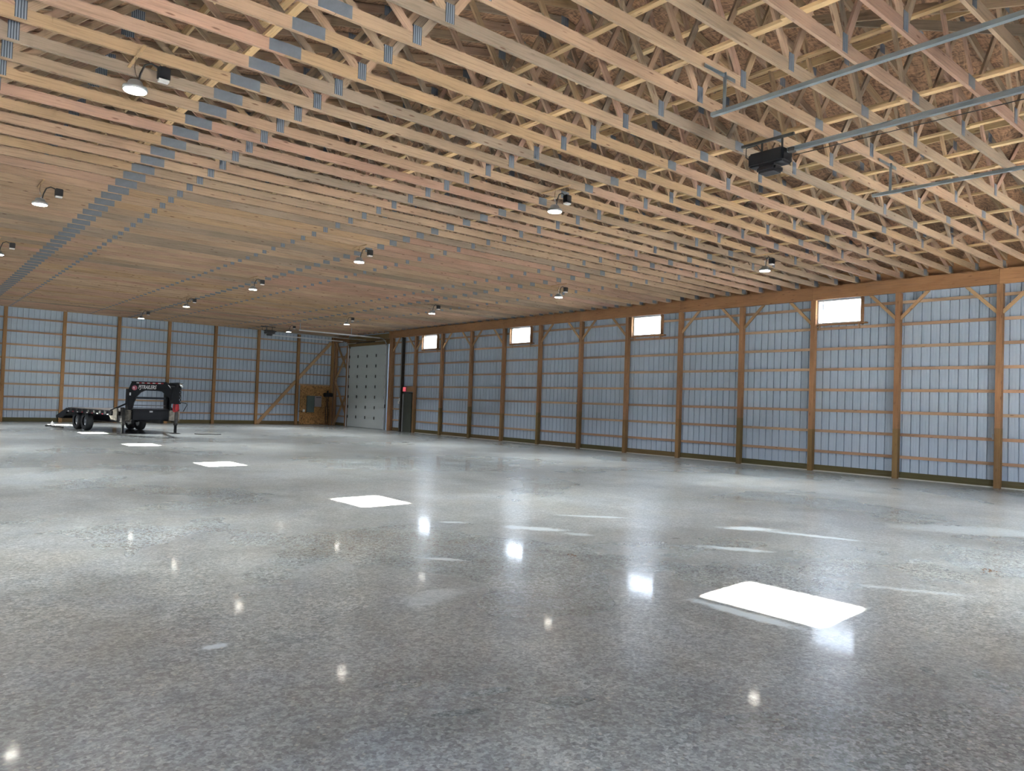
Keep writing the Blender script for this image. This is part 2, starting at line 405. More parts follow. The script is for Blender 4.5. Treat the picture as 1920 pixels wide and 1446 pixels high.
# ------------------------------------------------------------------ siding sheets
def sheet(parent, u0, u1, top, holes, axis, plane, out, ztopmax=None):
    """ribbed steel sheets 0.914 wide side by side from u0 to u1; holes: (ua,ub,za,zb)"""
    n = 0; u = u0
    while u < u1-.05:
        e = min(u+.9144, u1)
        pts = []
        k = 0
        rib = u
        while rib < e+.001:
            for du, dd in ((0, .0), (.006, .034), (.020, .034), (.026, 0), (.095, 0), (.105, .003), (.115, 0), (.165, 0), (.175, .003), (.185, 0)):
                if rib+du < e-.002: pts.append((rib+du, dd))
            rib += .2286
        pts.append((e, 0))
        for h in holes:
            for hu in (h[0], h[1]):
                if u < hu < e:
                    for i in range(len(pts)-1):
                        if pts[i][0] < hu < pts[i+1][0]:
                            t = (hu-pts[i][0])/(pts[i+1][0]-pts[i][0])
                            pts.insert(i+1, (hu, pts[i][1]*(1-t)+pts[i+1][1]*t)); break
        vs = []; fs = []
        def V(uu, dd, z):
            vs.append((plane+out*dd, uu, z) if axis == 'Y' else (uu, plane+out*dd, z)); return len(vs)-1
        for (a, da), (b_, db) in zip(pts, pts[1:]):
            mid = (a+b_)/2
            rng = [(-.02, None)]
            for h in holes:
                if h[0] < mid < h[1]:
                    rng = ([(-.02, h[2])] if h[2] > 0 else [])+[(h[3], None)]
            for za, zb in rng:
                ta = top(a) if zb is None else zb; tb = top(b_) if zb is None else zb
                fs.append((V(a, da, za), V(b_, db, za), V(b_, db, tb), V(a, da, ta)))
        o = meshobj('siding_panel', vs, fs, M['siding'], parent)
        u = e; n += 1
WIN = [(2.59, 3.83), (9.76, 11.0), (16.92, 18.17), (24.0, 25.26), (31.15, 32.4)]
WZ = (4.41, 5.04)
LW = [(2.24+7.17*k-(.07 if k == 0 else 0), 3.33+7.17*k-(.07 if k == 0 else 0)) for k in range(6)]
LZ = (4.43, 4.86)
wr = empty('wall_right', (XS, 19, 0)); tag(wr, kind='structure')
wbk = empty('wall_back', (9, YB, 0)); tag(wbk, kind='structure')
wl = empty('wall_left', (XL, 19, 0)); tag(wl, kind='structure')
GD = (36.12, 40.50, 4.80)   # garage door opening
ED = (33.34, 34.24, 2.06)   # entry door
sheet(wr, YF, YB, lambda u: 5.84, [(a-.04, b_+.04, WZ[0]-.04, WZ[1]+.04) for a, b_ in WIN]+[(GD[0], GD[1], -1, GD[2]), (ED[0], ED[1], -1, ED[2])], 'Y', XS, 1)
sheet(wbk, XL, XS, lambda u: ztop(u)-.02, [], 'X', YB, 1)
sheet(wl, YF, YB, lambda u: 5.84, [(a, b_, LZ[0], LZ[1]) for a, b_ in LW], 'Y', XL, -1)

# front wall behind the camera: closed sectional door, two guessed doorways sized for the daylight they admit
wf = empty('wall_front', (9, YF, 0)); tag(wf, kind='structure')
FD = [(-1.6, 2.0, 2.2), (12.6, 15.6, 2.2)]
sheet(wf, XL, XS, lambda u: ztop(u)-.02, [(a, b_, -1, c) for a, b_, c in FD], 'X', YF, -1)
for x in (-1.7, 3.1, 7.0, 11.75, 12.5, 17.3, 20.9):
    board('post', (x, YF+.14, 0), (x, YF+.14, 5.3), .15, .14, M['post'], wf, up=(0, 1, 0))
for a, b_, c in FD:
    board('header', (a-.1, YF+.14, c+.15), (b_+.1, YF+.14, c+.15), .14, .28, M['header'], wf)
    pl = bpy.data.lights.new('door_portal', 'AREA'); pl.shape = 'RECTANGLE'; pl.size = b_-a; pl.size_y = c; pl.cycles.is_portal = True
    po = link(bpy.data.objects.new('door_portal', pl)); po.location = ((a+b_)/2, YF-.05, c/2); po.rotation_euler = (R(-90), 0, R(180))
for z in GZ if 'GZ' in globals() else [.59+.608*k for k in range(8)]:
    for a, b_ in ((3.2, 6.9), (17.4, 20.8)): board('girt', (a, YF+.04, z), (b_, YF+.04, z), .04, .08, M['girt'], wf)
# right wall posts, header, girts, skirt
postY = {k: Y0-k*S for k in range(0, 14)}
for k, y in postY.items():
    zs = 1.36+.25*((k*7) % 3-1)*.5
    board('post_base', (W+.075, y, 0), (W+.075, y, zs), .14, .15, M['treated'], wr, up=(1, 0, 0))
    board('post', (W+.075, y, zs), (W+.075, y, HDR0), .135, .15, M['post'], wr, up=(1, 0, 0))
DP = [(35.44, 'post'), (35.62, 'post'), (34.37, 'darkpost'), (40.64, 'post'), (42.22, 'post')]
for y, mt in DP:
    board('post', (W+.075, y, 0), (W+.075, y, HDR0 if y < 36 else 5.3), .15, .16, M[mt], wr, up=(1, 0, 0))
y = YF; i = 0
while y < 35.6:
    e = min(y+S*2, 35.72) if i else postY[13]-.0
    board('header', (W+.0, y+.003, (HDR0+HDR1)/2), (W+.0, e-.003, (HDR0+HDR1)/2), .085, HDR1-HDR0, M['header'], wr)
    y = e; i += 1
board('header', (W+.10, 35.72, 4.95), (W+.10, 40.7, 4.95), .09, .28, M['treated'], wr)
board('header', (W+.10, 35.72, 5.25), (W+.10, 40.7, 5.25), .06, .28, M['treated'], wr)
board('header', (W+.0, 40.6, 5.28), (W+.0, D+.1, 5.28), .085, .36, M['header'], wr)
bays = [(postY[k+1], postY[k]) for k in range(13)]+[(Y0, 34.37), (34.37, 35.44), (40.64, 42.22)]
GZ = [.59+.608*k for k in range(8)]
for a, b_ in bays:
    for gi, z in enumerate(GZ):
        segs = [(a+.03, b_-.03)]
        for w0, w1 in WIN:
            if a < w0 < b_ and WZ[0]-.1 < z < WZ[1]+.05: segs = [(a+.03, w0-.04), (w1+.04, b_-.03)]
        if a == Y0 and z < ED[2]+.02: continue
        for s0, s1 in segs:
            if s1-s0 > .15: board('girt', (W+.168, s0, z), (W+.168, s1, z), .04, .080, M['girt'], wr)
    if a != Y0:
        board('skirt_board', (W+.16, a+.03, .10), (W+.16, b_-.03, .10), .05, .17, M['skirt'], wr)
# concrete lip along the wall foot
tl = box('baseboard_right', W+.10, W+.19, YF, 33.2, 0, .025, simple('pale_slab_edge', (.42, .42, .38), .8)); tag(tl, kind='structure')
y = YF
while y < YB-.2:
    e = min(y+4.877, YB-.02)
    board('eave_board', (W+.16, y+.003, 5.67), (W+.16, e-.003, 5.67), .03, .38, M['header'], wr); y = e
# knee braces
def knee(y, s, z0=4.38, dy=.72):
    board('knee_brace', (W+.06, y+s*.05, z0), (W+.06, y+s*(.05+dy), HDR0+.02), .085, .04, M['brace'], wr, up=(1, 0, 0))
skip = {(11, 0)}
for k in range(14):
    for s in (1, -1):   # +1 = towards the back wall
        if (k, s) in ((1, 1), (3, -1), (4, 1), (6, -1), (7, 1), (9, -1), (12, -1)): continue
        knee(postY[k], s)
knee(35.44, -1)
# corner x bracing
for (ya, za), (yb, zb) in (((42.12, .05), (40.66, 1.85)), ((42.12, 2.70), (40.66, .80)), ((42.12, 2.80), (40.66, 4.45)), ((42.12, 5.1), (40.66, 3.45))):
    board('cross_brace', (W+.03, ya, za), (W+.03, yb, zb), .04, .13, M['brace'], wr, up=(1, 0, 0))

# back wall
for k in range(-2, 7):
    x = 4.05+2.4503*k
    zs = 9
    board('post', (x, D+.075, 0), (x, D+.075, min(ztop(x), 5.9)), .15, .14, M['backpost'], wbk, up=(0, 1, 0))
board('post', (21.0, D+.075, 0), (21.0, D+.075, 5.6), .15, .14, M['backpost'], wbk, up=(0, 1, 0))
BZ = [.59, 1.20, 1.82, 2.44, 3.07, 3.72, 4.36, 5.0]
xs = [XL+.05]+[4.05+2.4503*k for k in range(-2, 7)]+[21.0]
for a, b_ in zip(xs, xs[1:]):
    for z in BZ:
        if a > 18 and z < 2.3: continue
        board('girt', (a+.03, D+.168, z), (b_-.03, D+.168, z), .04, .080, M['girt'], wbk)
    board('skirt_board', (a+.03, D+.15, .11), (b_-.03, D+.15, .11), .05, .20, M['skirt'], wbk)
board('diagonal_brace', (16.45, D+.09, .08), (18.66, D+.09, 2.58), .04, .19, M['brace'], wbk, up=(0, 1, 0)) if False else None
P0, P1 = Vector((16.42, D+.125, .06)), Vector((20.9, D+.125, 5.12))
board('diagonal_brace', P0, P0.lerp(P1, .506), .19, .04, M['brace'], wbk, up=(0, 1, 0))
board('diagonal_brace', P0.lerp(P1, .535), P1, .19, .04, M['brace'], wbk, up=(0, 1, 0))
# left wall frame
for k in range(0, 18):
    y = YF+.2+k*S
    board('post', (XL+.1, y, 0), (XL+.1, y, HDR0), .14, .14, M['post'], wl, up=(1, 0, 0))
board('header', (XL+.18, YF, 5.28), (XL+.18, D, 5.28), .085, .36, M['header'], wl)
for z in GZ[:6]: board('girt', (XL+.02, YF, z), (XL+.02, D, z), .038, .08, M['girt'], wl)

# windows
for i, (a, b_) in enumerate(WIN):
    w = empty(f'window_{i+1}', (W+.15, (a+b_)/2, WZ[0])); tag(w, kind='structure')
    z0, z1 = WZ
    fx0, fx1 = W+.10, W+.20
    f_ = box('window_frame', fx0, fx1, a-.045, b_+.045, z0-.045, z0, M['vinyl'], w)
    box('window_frame', fx0, fx1, a-.045, b_+.045, z1, z1+.035, M['vinyl'], w)
    box('window_frame', fx0, fx1, a-.045, a, z0, z1, M['vinyl'], w)
    box('window_frame', fx0, fx1, b_, b_+.045, z0, z1, M['vinyl'], w)
    box('sash', W+.15, W+.175, b_-.115, b_-.085, z0, z1, M['vinyl'], w)
    box('pane', W+.158, W+.164, a, b_, z0, z1, M['glass'], w)
    # rough framing
    box('window_jamb', W+.0, W+.14, b_+.047, b_+.085, 4.30, HDR0, M['header'], w)
    box('window_jamb', W+.0, W+.14, a-.085, a-.047, 4.30, HDR0, M['header'], w)
    box('window_sill', W+.02, W+.15, a-.20, b_+.05, 4.325, 4.363, M['header'], w)
    for yy in (b_-.02, (a+.04)): box('cripple', W+.08, W+.15, yy-.02, yy+.02, 4.20, 4.325, M['girt'], w)
for i, (a, b_) in enumerate(LW):
    w = empty(f'window_{i+6}', (XL, (a+b_)/2, LZ[0])); tag(w, kind='structure')
    box('window_frame', XL-.02, XL+.03, a-.04, b_+.04, LZ[0]-.04, LZ[0], M['vinyl'], w)
    box('window_frame', XL-.02, XL+.03, a-.04, b_+.04, LZ[1], LZ[1]+.04, M['vinyl'], w)
    box('window_frame', XL-.02, XL+.03, a-.04, a, LZ[0], LZ[1], M['vinyl'], w)
    box('window_frame', XL-.02, XL+.03, b_, b_+.04, LZ[0], LZ[1], M['vinyl'], w)
    box('pane', XL-.003, XL+.003, a, b_, LZ[0], LZ[1], M['glass'], w)

# ------------------------------------------------------------------ roof deck and bracing
ce = empty('ceiling', (CX, 20, 8.9)); tag(ce, kind='structure')
for s in (-1, 1):
    xe = CX+s*12.55
    a = (xe, ztop(xe)); b_ = (CX, ztop(CX))
    vs = [(a[0], YF, a[1]), (b_[0], YF, b_[1]), (b_[0], YB+.4, b_[1]), (a[0], YB+.4, a[1])]
    vs += [(x, y, z+.03) for x, y, z in vs]
    meshobj('roof_deck', vs, [(0, 3, 2, 1) if s > 0 else (0, 1, 2, 3), (4, 5, 6, 7), (0, 1, 5, 4), (1, 2, 6, 5), (2, 3, 7, 6), (3, 0, 4, 7)], M['osb'], ce, origin=(CX, 20, 8.9))
# continuous 2x4 runs on top of the bottom chords and along the webs
CH = .14
def run(x, z, w, h, seg=4.88, start=None, end=42.3, name='lateral_brace', j=.0):
    y = YF+.2 if start is None else start; i = 0
    while y < end-.3:
        e = min(y+seg, end); dx = .05*(i % 2)
        board(name, (x+dx, y, z), (x+dx, e+.12, z), w, h, M['strip'], ce); y = e; i += 1
for x in (-.6, 2.97, 6.72, 9.52, 12.03, 13.0, 15.84, 18.6): run(x, ZC+CH+.02, .089, .038)
for x, z in ((5.05, 6.75), (10.1, 6.95), (8.3, 6.95), (13.4, 6.5), (11.75, 6.6), (16.8, 6.3), (6.6, 6.4), (3.4, 6.4)): run(x, z, .089, .038, start=YF+.7)
for x in (3.2, 6.2, 12.2, 15.3): run(x, ztop(x)-.22, .038, .14, name='purlin')
for x0, y0_, x1, y1_, in ((9.8, 1.2, 10.6, 6.4), (12.4, .5, 11.0, 5.8), (11.6, 2.2, 14.4, 3.0)):
    board('diagonal_brace', (x0, y0_, 6.1), (x1, y1_, 7.9), .04, .14, M['truss'], ce)

# ------------------------------------------------------------------ trusses
bx = [-2.75, .87, 4.18, 7.56, 10.93, 14.24, 17.6, 21.15]
tx = [-.85, 2.5, 5.9, 9.22, 12.6, 15.9, 19.3]
parts = []
zc = ZC+CH/2
for a, b_ in ((-2.9, 3.22), (3.225, 9.37), (9.375, 15.63), (15.635, 21.3)):
    parts.append(('bottom_chord', (a, 0, zc), (b_, 0, zc), .038, CH, 'truss'))
def tz(x): return ztop(x)-.085
for a, b_ in ((-3.2, 3.0), (3.0, 9.2), (9.24, 15.4), (15.4, 21.65)):
    parts.append(('top_chord', (a, 0, tz(a)), (b_, 0, tz(b_)), .038, .14, 'truss'))
nodes = []
for i in range(7):
    nodes.append((bx[i], tx[i])); nodes.append((bx[i+1], tx[i]))
for b_, t in nodes:
    o_ = .03 if t > b_ else -.03
    if b_ < -2: o_ = .25
    if b_ > 21: o_ = -.25
    parts.append(('web', (b_+o_, 0, ZC+CH-.02), (t-o_*.8, 0, tz(t)-.04), .036, .089, 'truss'))
parts.append(('web', (9.22, 0, ZC+CH), (9.22, 0, tz(9.22)-.1), .036, .089, 'truss')) if False else None
plates = [(x, .11, .20, ZC+.125, 'tooth') for x in bx[1:-1]]
plates += [(3.22, .37, .135, ZC+.078, 'galv'), (9.37, .20, .135, ZC+.08, 'galv'), (15.63, .20, .135, ZC+.08, 'galv'), (21.0, .22, .16, ZC+.11, 'galv')]
plates += [(x, .18, .16, tz(x)-.02, 'tooth') for x in tx]
protos = []
for nm, p0, p1, w, h, mt in parts:
    mx, L = axes(p0, p1); protos.append((nm, boxmesh(0, L, -w/2, w/2, -h/2, h/2, M[mt], nm), mx))
for x, w, h, z, mt in plates:
    protos.append(('nail_plate', boxmesh(-w/2, w/2, -.0215, .0215, -h/2, h/2, M[mt], 'nail_plate'), Matrix.Translation((x, 0, z))))
base = Vector((CX, 0, ZC))
tys = [4.95+.6096*k for k in range(-9, 62)]
for ti, y in enumerate(tys):
    t = empty('roof_truss', (CX, y, ZC))
    # label by the wall posts beside the entry door
    q = (Y0-y)/.6096
    n_back = len(tys)-ti
    kp = int((Y0+.3-y)//S) if y < Y0+.3 else None
    if kp is None:
        lab = f'wooden roof truss, {ORD[n_back]} one out from the ribbed back wall' if n_back < 26 else 'wooden roof truss'
    else:
        off = int(round((Y0-kp*S-y)/.6096))
        pos = ['landing above', 'first one right of', 'second one right of', 'third one right of', 'third one right of'][max(0, min(4, off))]
        if kp <= 11: lab = f'wooden roof truss {pos} the {ORD[kp+1]} wall post counting from the entry door'
        else: lab = f'wooden roof truss over the near door rails, {ORD[ti+1]} from the open front'
    tag(t, lab, 'truss', 'wooden roof trusses')
    for nm, me, mx in protos:
        o = bpy.data.objects.new(nm, me); C.objects.link(o); o.parent = t
        o.matrix_basis = Matrix.Translation(-base) @ mx

# ------------------------------------------------------------------ garage door in the right wall
gd = empty('door_1', (W+.1, (GD[0]+GD[1])/2, 0)); tag(gd, kind='structure')
sec = (GD[2]-.02)/8
for i in range(8):
    z0 = .01+i*sec
    box('door_panel', W+.085, W+.135, GD[0], GD[1], z0+.003, z0+sec-.003, M['doorwhite'], gd, .004)
box('door_light_block', W+.14, W+.165, GD[0]-.08, GD[1]+.08, 0, GD[2]+.06, M['doorwhite'], gd)  # added sheet keeping daylight out of the panel gaps
cols = [GD[0]+.06, GD[0]+(GD[1]-GD[0])*.26, (GD[0]+GD[1])/2, GD[0]+(GD[1]-GD[0])*.75, GD[1]-.06]
for i in range(1, 9):
    z = .01+i*sec
    for j, y in enumerate(cols):
        if i == 8 and 0 < j < 4: continue
        h = prism('hinge', [(-.035, -.085), (.035, -.085), (.045, -.02), (.045, .02), (.035, .085), (-.035, .085), (-.045, .02), (-.045, -.02)], .022, M['dustyblack'], gd,
              Matrix.Translation((W+.07, y, z)) @ Matrix.Rotation(R(90), 4, 'Z'))
for y in (GD[0]-.04, GD[1]+.04):
    box('side_track', W+.0, W+.05, y-.018, y+.018, 0, 4.75, M['brighttrack'], gd)
    pts = [(W+.02-.42+.42*math.cos(t), y, 4.72+.38*math.sin(t)) for t in [R(q) for q in range(0, 91, 15)]]
    tube('track_curve', pts, .022, M['track'], gd, 6)
    box('horizontal_track', 15.92, W-.40, y-.025, y+.025, 5.07, 5.13, M['brighttrack'], gd)
for x in (15.98, 18.9):
    for y in (GD[0]-.04,):
        box('track_hanger', x-.015, x+.015, y-.015, y+.015, 5.12, ZC+.02, M['track'], gd)
box('track_hanger', 15.95, 15.98, GD[1]+.03, GD[1]+.06, 5.12, ZC+.02, M['track'], gd)
tube('torsion_bar', [(W-.06, GD[0]-.1, 4.98), (W-.06, GD[1]+.1, 4.98)], .018, M['conduit'], gd)
tube('torsion_spring', [(W-.06, 37.2, 4.98), (W-.06, 39.4, 4.98)], .035, M['dustyblack'], gd)
kp = box('door_keypad', W-.02, W+.0, 35.93, 36.03, 1.22, 1.42, M['black'], None); kp.location.x = W-.02
kp.location = (W+.02, 36.04, 1.32); tag(kp, 'small black door control box beside the white sectional door', 'control box')

# entry door
en = empty('door_2', (W+.12, (ED[0]+ED[1])/2, 0)); tag(en, kind='structure')
box('door_leaf', W+.11, W+.16, ED[0]+.04, ED[1]-.04, .01, ED[2]-.03, M['doordark'], en, .004)
box('door_light_block', W+.165, W+.18, ED[0]-.06, ED[1]+.06, 0, ED[2]+.06, M['doordark'], en)  # added behind the leaf to stop outside light leaking in
box('door_frame', W+.06, W+.18, ED[0]-.01, ED[0]+.04, 0, ED[2]+.02, M['doordark'], en)
box('door_frame', W+.06, W+.18, ED[1]-.04, ED[1]+.02, 0, ED[2]+.02, M['conduit'], en)
box('door_frame', W+.06, W+.18, ED[0]-.01, ED[1]+.02, ED[2]-.03, ED[2]+.02, M['doordark'], en)
tube('door_handle', [(W+.11, ED[1]-.14, .98), (W+.05, ED[1]-.14, .98), (W+.05, ED[1]-.27, .98)], .012, M['chrome'], en)
board('lintel_board', (W+.10, 33.15, 2.27), (W+.10, 34.5, 2.27), .04, .24, M['post'], wr)
ex = empty('exit_sign', (W+.05, 34.02, 2.28)); tag(ex, 'small glowing red exit sign above the dark entry door', 'sign')
box('housing', W+.02, W+.075, 33.86, 34.18, 2.14, 2.42, M['reddecal'], ex, .02)
box('lit_face', W+.012, W+.02, 33.89, 34.15, 2.17, 2.39, M['exit'], ex)
tg = box('light_switch', W-.03, W-.005, 34.40, 34.47, 1.62, 1.80, M['white']); tag(tg, 'white switch box on the dark post left of the entry door', 'switch')
tg = box('junction_box', W+.10, W+.15, 34.60, 34.78, 1.48, 1.64, M['white'], None, .02); tag(tg, 'white round-cornered box on the siding left of the dark post', 'junction box')
tb = tube('conduit_pipe', [(W-.02, 34.36, .0), (W-.02, 34.36, 5.05)], .014, M['conduit']); tag(tb, 'grey conduit running up the dark post beside the entry door', 'conduit')

# electrical board
ob = box('wall_board', 19.0-.02, 20.93, D+.10, D+.125, .02, 2.40, M['osbwall']); tag(ob, 'rough strand board fixed low in the far corner of the back wall', 'board')
eb = empty('electrical_panel', (19.64, D+.1, .76)); tag(eb, 'tall grey-green electrical panel on the strand board', 'electrical panel')
box('cabinet', 19.40, 19.87, D-.03, D+.10, .76, 1.77, M['panelgreen'], eb, .01)
box('cabinet_door', 19.43, 19.84, D-.04, D-.03, .80, 1.73, M['panelgreen'], eb, .004)
eb = empty('meter_box', (20.12, D+.1, 1.11)); tag(eb, 'shorter pale grey electrical box right of the grey-green panel', 'electrical box')
box('cabinet', 19.89, 20.34, D-.02, D+.10, 1.11, 1.77, M['panelgrey'], eb, .01)
box('cover_lip', 19.97, 20.28, D-.035, D-.02, 1.66, 1.70, M['dustyblack'], eb)
ub = empty('wire_spool_rack', (20.75, D-.1, 1.73)); tag(ub, 'black box shaped unit hung at the upper right edge of the strand board', 'unit')
box('body', 20.42, 20.98, D-.25, D-.03, 1.74, 1.98, M['black'], ub, .03)
box('bracket', 20.66, 20.74, D-.12, D-.04, 1.98, 2.12, M['black'], ub)
tube('cable_bundle', [(20.62, D-.06, 1.74), (20.66, D-.05, 1.3), (20.60, D-.06, .8), (20.64, D-.05, .05)], .03, M['rust'], ub)
tube('cable_bundle', [(20.75, D-.06, 1.74), (20.74, D-.05, 1.2), (20.78, D-.06, .7), (20.74, D-.05, .05)], .03, M['darkpost'], ub)
cr_ = tube('receptacle_cord', [(18.92, D+.06, .80), (18.98, D+.04, .84), (19.08, D+.05, .82), (19.15, D+.06, .80)], .018, M['cord']); tag(cr_, 'short black cord on the strand board left of the green panel', 'cord')
wbx = box('outlet_box', 19.18, 19.30, D+.02, D+.1, .78, .93, M['white'], None, .01); tag(wbx, 'small white outlet box low on the strand board', 'outlet')
# outlet on a post by the wall
ob2 = box('outlet_box', W+.03, W+.10, postY[11]+.085, postY[11]+.13, 1.20, 1.34, M['conduit'], None, .005); tag(ob2, 'small grey outlet box on the twelfth wall post from the entry door', 'outlet')

# ------------------------------------------------------------------ lamps
def lamp(x, y, label, z=5.06):
    t = empty('high_bay_light', (x, y, z)); tag(t, label, 'ceiling light', 'round high bay lights under the trusses')
    ld = bpy.data.lights.new('led_beam', 'AREA'); ld.shape = 'DISK'; ld.size = .22; ld.energy = LAMP_W; ld.spread = R(118); ld.color = (.97, .985, 1.0)
    lo = link(bpy.data.objects.new('led_beam', ld), t); lo.location = (0, 0, -.006)
    box('mount_bar', x-.015, x+.015, y-.36, y+.36, ZC-.02, ZC, M['brace'], t)
    lathe('lens', [(.0, 0), (.118, 0), (.122, .012)], M['led'], t, (x, y, z))
    lathe('housing', [(.126, .004), (.132, .02), (.128, .045), (.09, .06), (.075, .105), (.06, .12), (.0, .12)], M['conduit'], t, (x, y, z))
    tube('hook', [(x, y, z+.12), (x+.02, y, z+.16), (x, y, z+.20), (x-.015, y, z+.27), (x, y, ZC+.01)], .006, M['chrome'], t, 6)
    pts = [(x+.03, y, z+.11), (x+.05, y, z+.22), (x+.09, y, z+.33), (x+.16, y, z+.37), (x+.23, y, z+.35), (x+.29, y, z+.30)]
    tube('cord', pts, .011, M['cord'], t, 6)
    bx_ = box('outlet_box', x+.23, x+.36, y-.05, y+.05, z+.22, z+.36, M['black'], t, .01)
    box('sensor_lens', x+.24, x+.35, y-.04, y+.04, z+.195, z+.22, M['white'], t)
rows = [('leftmost', 1.98, [9.2, 16.2, 23.2, 30.2, 37.3]), ('middle', 8.8, [2.1, 9.46, 16.55, 23.6, 30.6, 37.5]), ('rightmost', 15.9, [2.5, 9.64, 16.78, 23.87, 30.85, 37.3])]
for rn, x, ys in rows:
    for i, y in enumerate(ys):
        if y < 5:  # lamps added out of frame to light the near floor
            lamp(x+(.6 if rn == 'middle' else 0), y, f'added unseen high bay light for the near floor, at the end of the {rn} row'); continue
        lab = f'round high bay light, {ORD[i+(1 if ys[0] > 5 else 0)]} in view from the near end of the {rn} row'
        lamp(x, y, lab)

# ------------------------------------------------------------------ near door rails and opener
def ctrack(name, x, y0, y1, z, label):
    t = empty(name, (x, y1, z)); tag(t, label, 'track', 'galvanized door tracks overhead')
    pr = [(-.028, -.022), (.028, -.022), (.028, .022), (.012, .022), (.012, .014), (.02, .014), (.02, -.014), (-.02, -.014), (-.02, .022), (-.028, .022)]
    vs = [(x+a, y0, z+b_) for a, b_ in pr]+[(x+a, y1, z+b_) for a, b_ in pr]; n = len(pr)
    meshobj('rail', vs, [(i, (i+1) % n, (i+1) % n+n, i+n) for i in range(n)]+[tuple(range(n))[::-1], tuple(range(n, 2*n))], M['track'], t)
    box('hanger', x-.02-.02, x+.02-.02, 4.90, 4.904, z+.02, ZC+.06, M['track'], t)
    box('hanger', x-.04, x-.036, 4.88, 4.92, z+.02, ZC+.06, M['track'], t)
    box('angle_strap', x-.42, x+.18, 4.905, 4.91, ZC+.005, ZC+.05, M['track'], t)
    box('hanger', x-.04, x, 1.24, 1.244, z+.02, ZC+.06, M['track'], t)
ctrack('overhead_door_track', 7.18, YF, 5.09, 5.10, 'galvanized door track crossing the ceiling, farthest left of three rails')
ctrack('overhead_door_track', 11.55, YF, 5.18, 5.09, 'galvanized door track crossing the ceiling, lowest and rightmost of three rails')
def opener(name, x, y, z, label, heading):
    """heading: direction (dx,dy) of the rail from the head"""
    ang = math.atan2(heading[1], heading[0])
    t = empty(name, (x, y, z), ang); t['_local'] = 1; tag(t, label, 'door opener')
    box('motor_housing', -.28, .24, -.13, .13, -.02, .17, M['black'], t, .025)
    box('light_lens', -.16, .12, -.12, .12, -.12, -.02, M['black'], t, .03)
    box('label_plate', -.284, -.28, -.05, .05, .06, .09, M['conduit'], t)
    lathe('chain_sprocket', [(.0, -.02), (.05, -.02), (.055, .0), (.055, .03), (.0, .03)], M['dustyblack'], t, (.30, 0, .12))
    box('hanger_bar', -.48, .30, .02, .055, .34, .375, M['dustyblack'], t)
    for q in (-.18, .12):
        box('hanger_strap', q, q+.03, .03, .035, .15, .36, M['dustyblack'], t)
    tube('wire', [(-.30, .02, .10), (-.42, .05, .2), (-.40, .02, .32), (-.25, .04, .33), (-.15, .02, .20)], .008, M['cord'], t, 6)
    return t
op = opener('garage_door_opener', 8.93, 5.36, 5.0, 'black garage door opener hanging from the near trusses with a long rail', (0, -1))
box('rail', .24, 5.36-YF, -.03, .03, .105, .155, M['track'], op)
box('rail_flange', .24, 5.36-YF, -.04, .04, .150, .160, M['track'], op)
tube('chain', [(.3, .05, .07), (3.2, .05, .045), (6.5, .05, .07)], .006, M['cord'], op, 6)
op2 = opener('garage_door_opener', 15.25, 38.2, 4.98, 'small black door opener by the far white sectional door', (1, 0))
box('rail', .24, W-15.25-.1, -.02, .02, .09, .13, M['track'], op2)

# ------------------------------------------------------------------ gooseneck trailer (local frame: x right seen from its nose, y rearwards)
PH = R(10)
J = Vector((6.86, 31.33, 0)); Rv = Vector((math.cos(PH), math.sin(PH), 0))
tr = empty('gooseneck_trailer', tuple(J+Rv*1.0), PH); tr['_local'] = 1
tag(tr, 'black gooseneck flatbed trailer with white lettering parked near the back wall', 'trailer')
Pn, Dm, Dd = M['blackpaint'], M['dirt'], M['dustyblack']
# frame beams and deck
LD = 4.95
for s in (-1, 1):
    box('frame_beam', s*.55-.06, s*.55+.06, .1, 5.6, .40, .66, Pn, tr)
    sr = box('side_rail', s*1.24-.03, s*1.24+.03, .35, LD, .70, .86, Pn, tr)
    for q in range(9):
        y = .6+q*.5
        box('reflector', s*1.272-.003, s*1.272+.003, y, y+.14, .715, .75, M['whitepaint'] if q % 2 == 0 else M['redpaint'], tr)
    for q in range(7):
        y = .75+q*.58
        box('stake_pocket', s*1.30-.03, s*1.30+.03, y, y+.09, .755, .85, Dd, tr)
for q in range(11):
    x = -1.2+q*.2182
    box('deck_plank', x+.006, x+.212, .35, LD, .845, .885, M['deckwood'], tr)
for q in range(8):
    y = .5+q*.62
    box('cross_member', -1.2, 1.2, y, y+.07, .70, .845, Dd, tr)
# dovetail and ramps
mxr = Matrix.Rotation(R(90), 4, 'Z')
def sideprism(name, pts, x, th, mat, parent=None):
    vs = [(x-th/2, y, z) for y, z in pts]+[(x+th/2, y, z) for y, z in pts]; n = len(pts)
    bm = bmesh.new(); bv = [bm.verts.new(v) for v in vs]
    for f_ in [tuple(range(n)), tuple(range(2*n-1, n-1, -1))]+[(i, i+n, (i+1) % n+n, (i+1) % n) for i in range(n)]: bm.faces.new([bv[i] for i in f_])
    bmesh.ops.recalc_face_normals(bm, faces=bm.faces)
    me = bpy.data.meshes.new(name); bm.to_mesh(me); bm.free(); me.materials.append(mat)
    o = link(bpy.data.objects.new(name, me), parent or tr); return o
for s in (-1, 1):
    sideprism('dovetail_rail', [(LD, .86), (LD+1.15, .50), (LD+1.15, .40), (LD+.6, .42), (LD, .62)], s*1.22, .06, Pn)
    sideprism('ramp', [(LD+.15, .80), (LD+.18, .89), (LD+1.25, .55), (LD+1.2, .46)], s*.75, .55, Dd)
for q in range(6):
    y = LD+.1+q*.18
    box('dovetail_slat', -1.18, 1.18, y, y+.1, .80-q*.056, .84-q*.056, Dd, tr)
box('rear_bumper', -1.2, 1.2, LD+1.12, LD+1.2, .38, .52, Pn, tr)
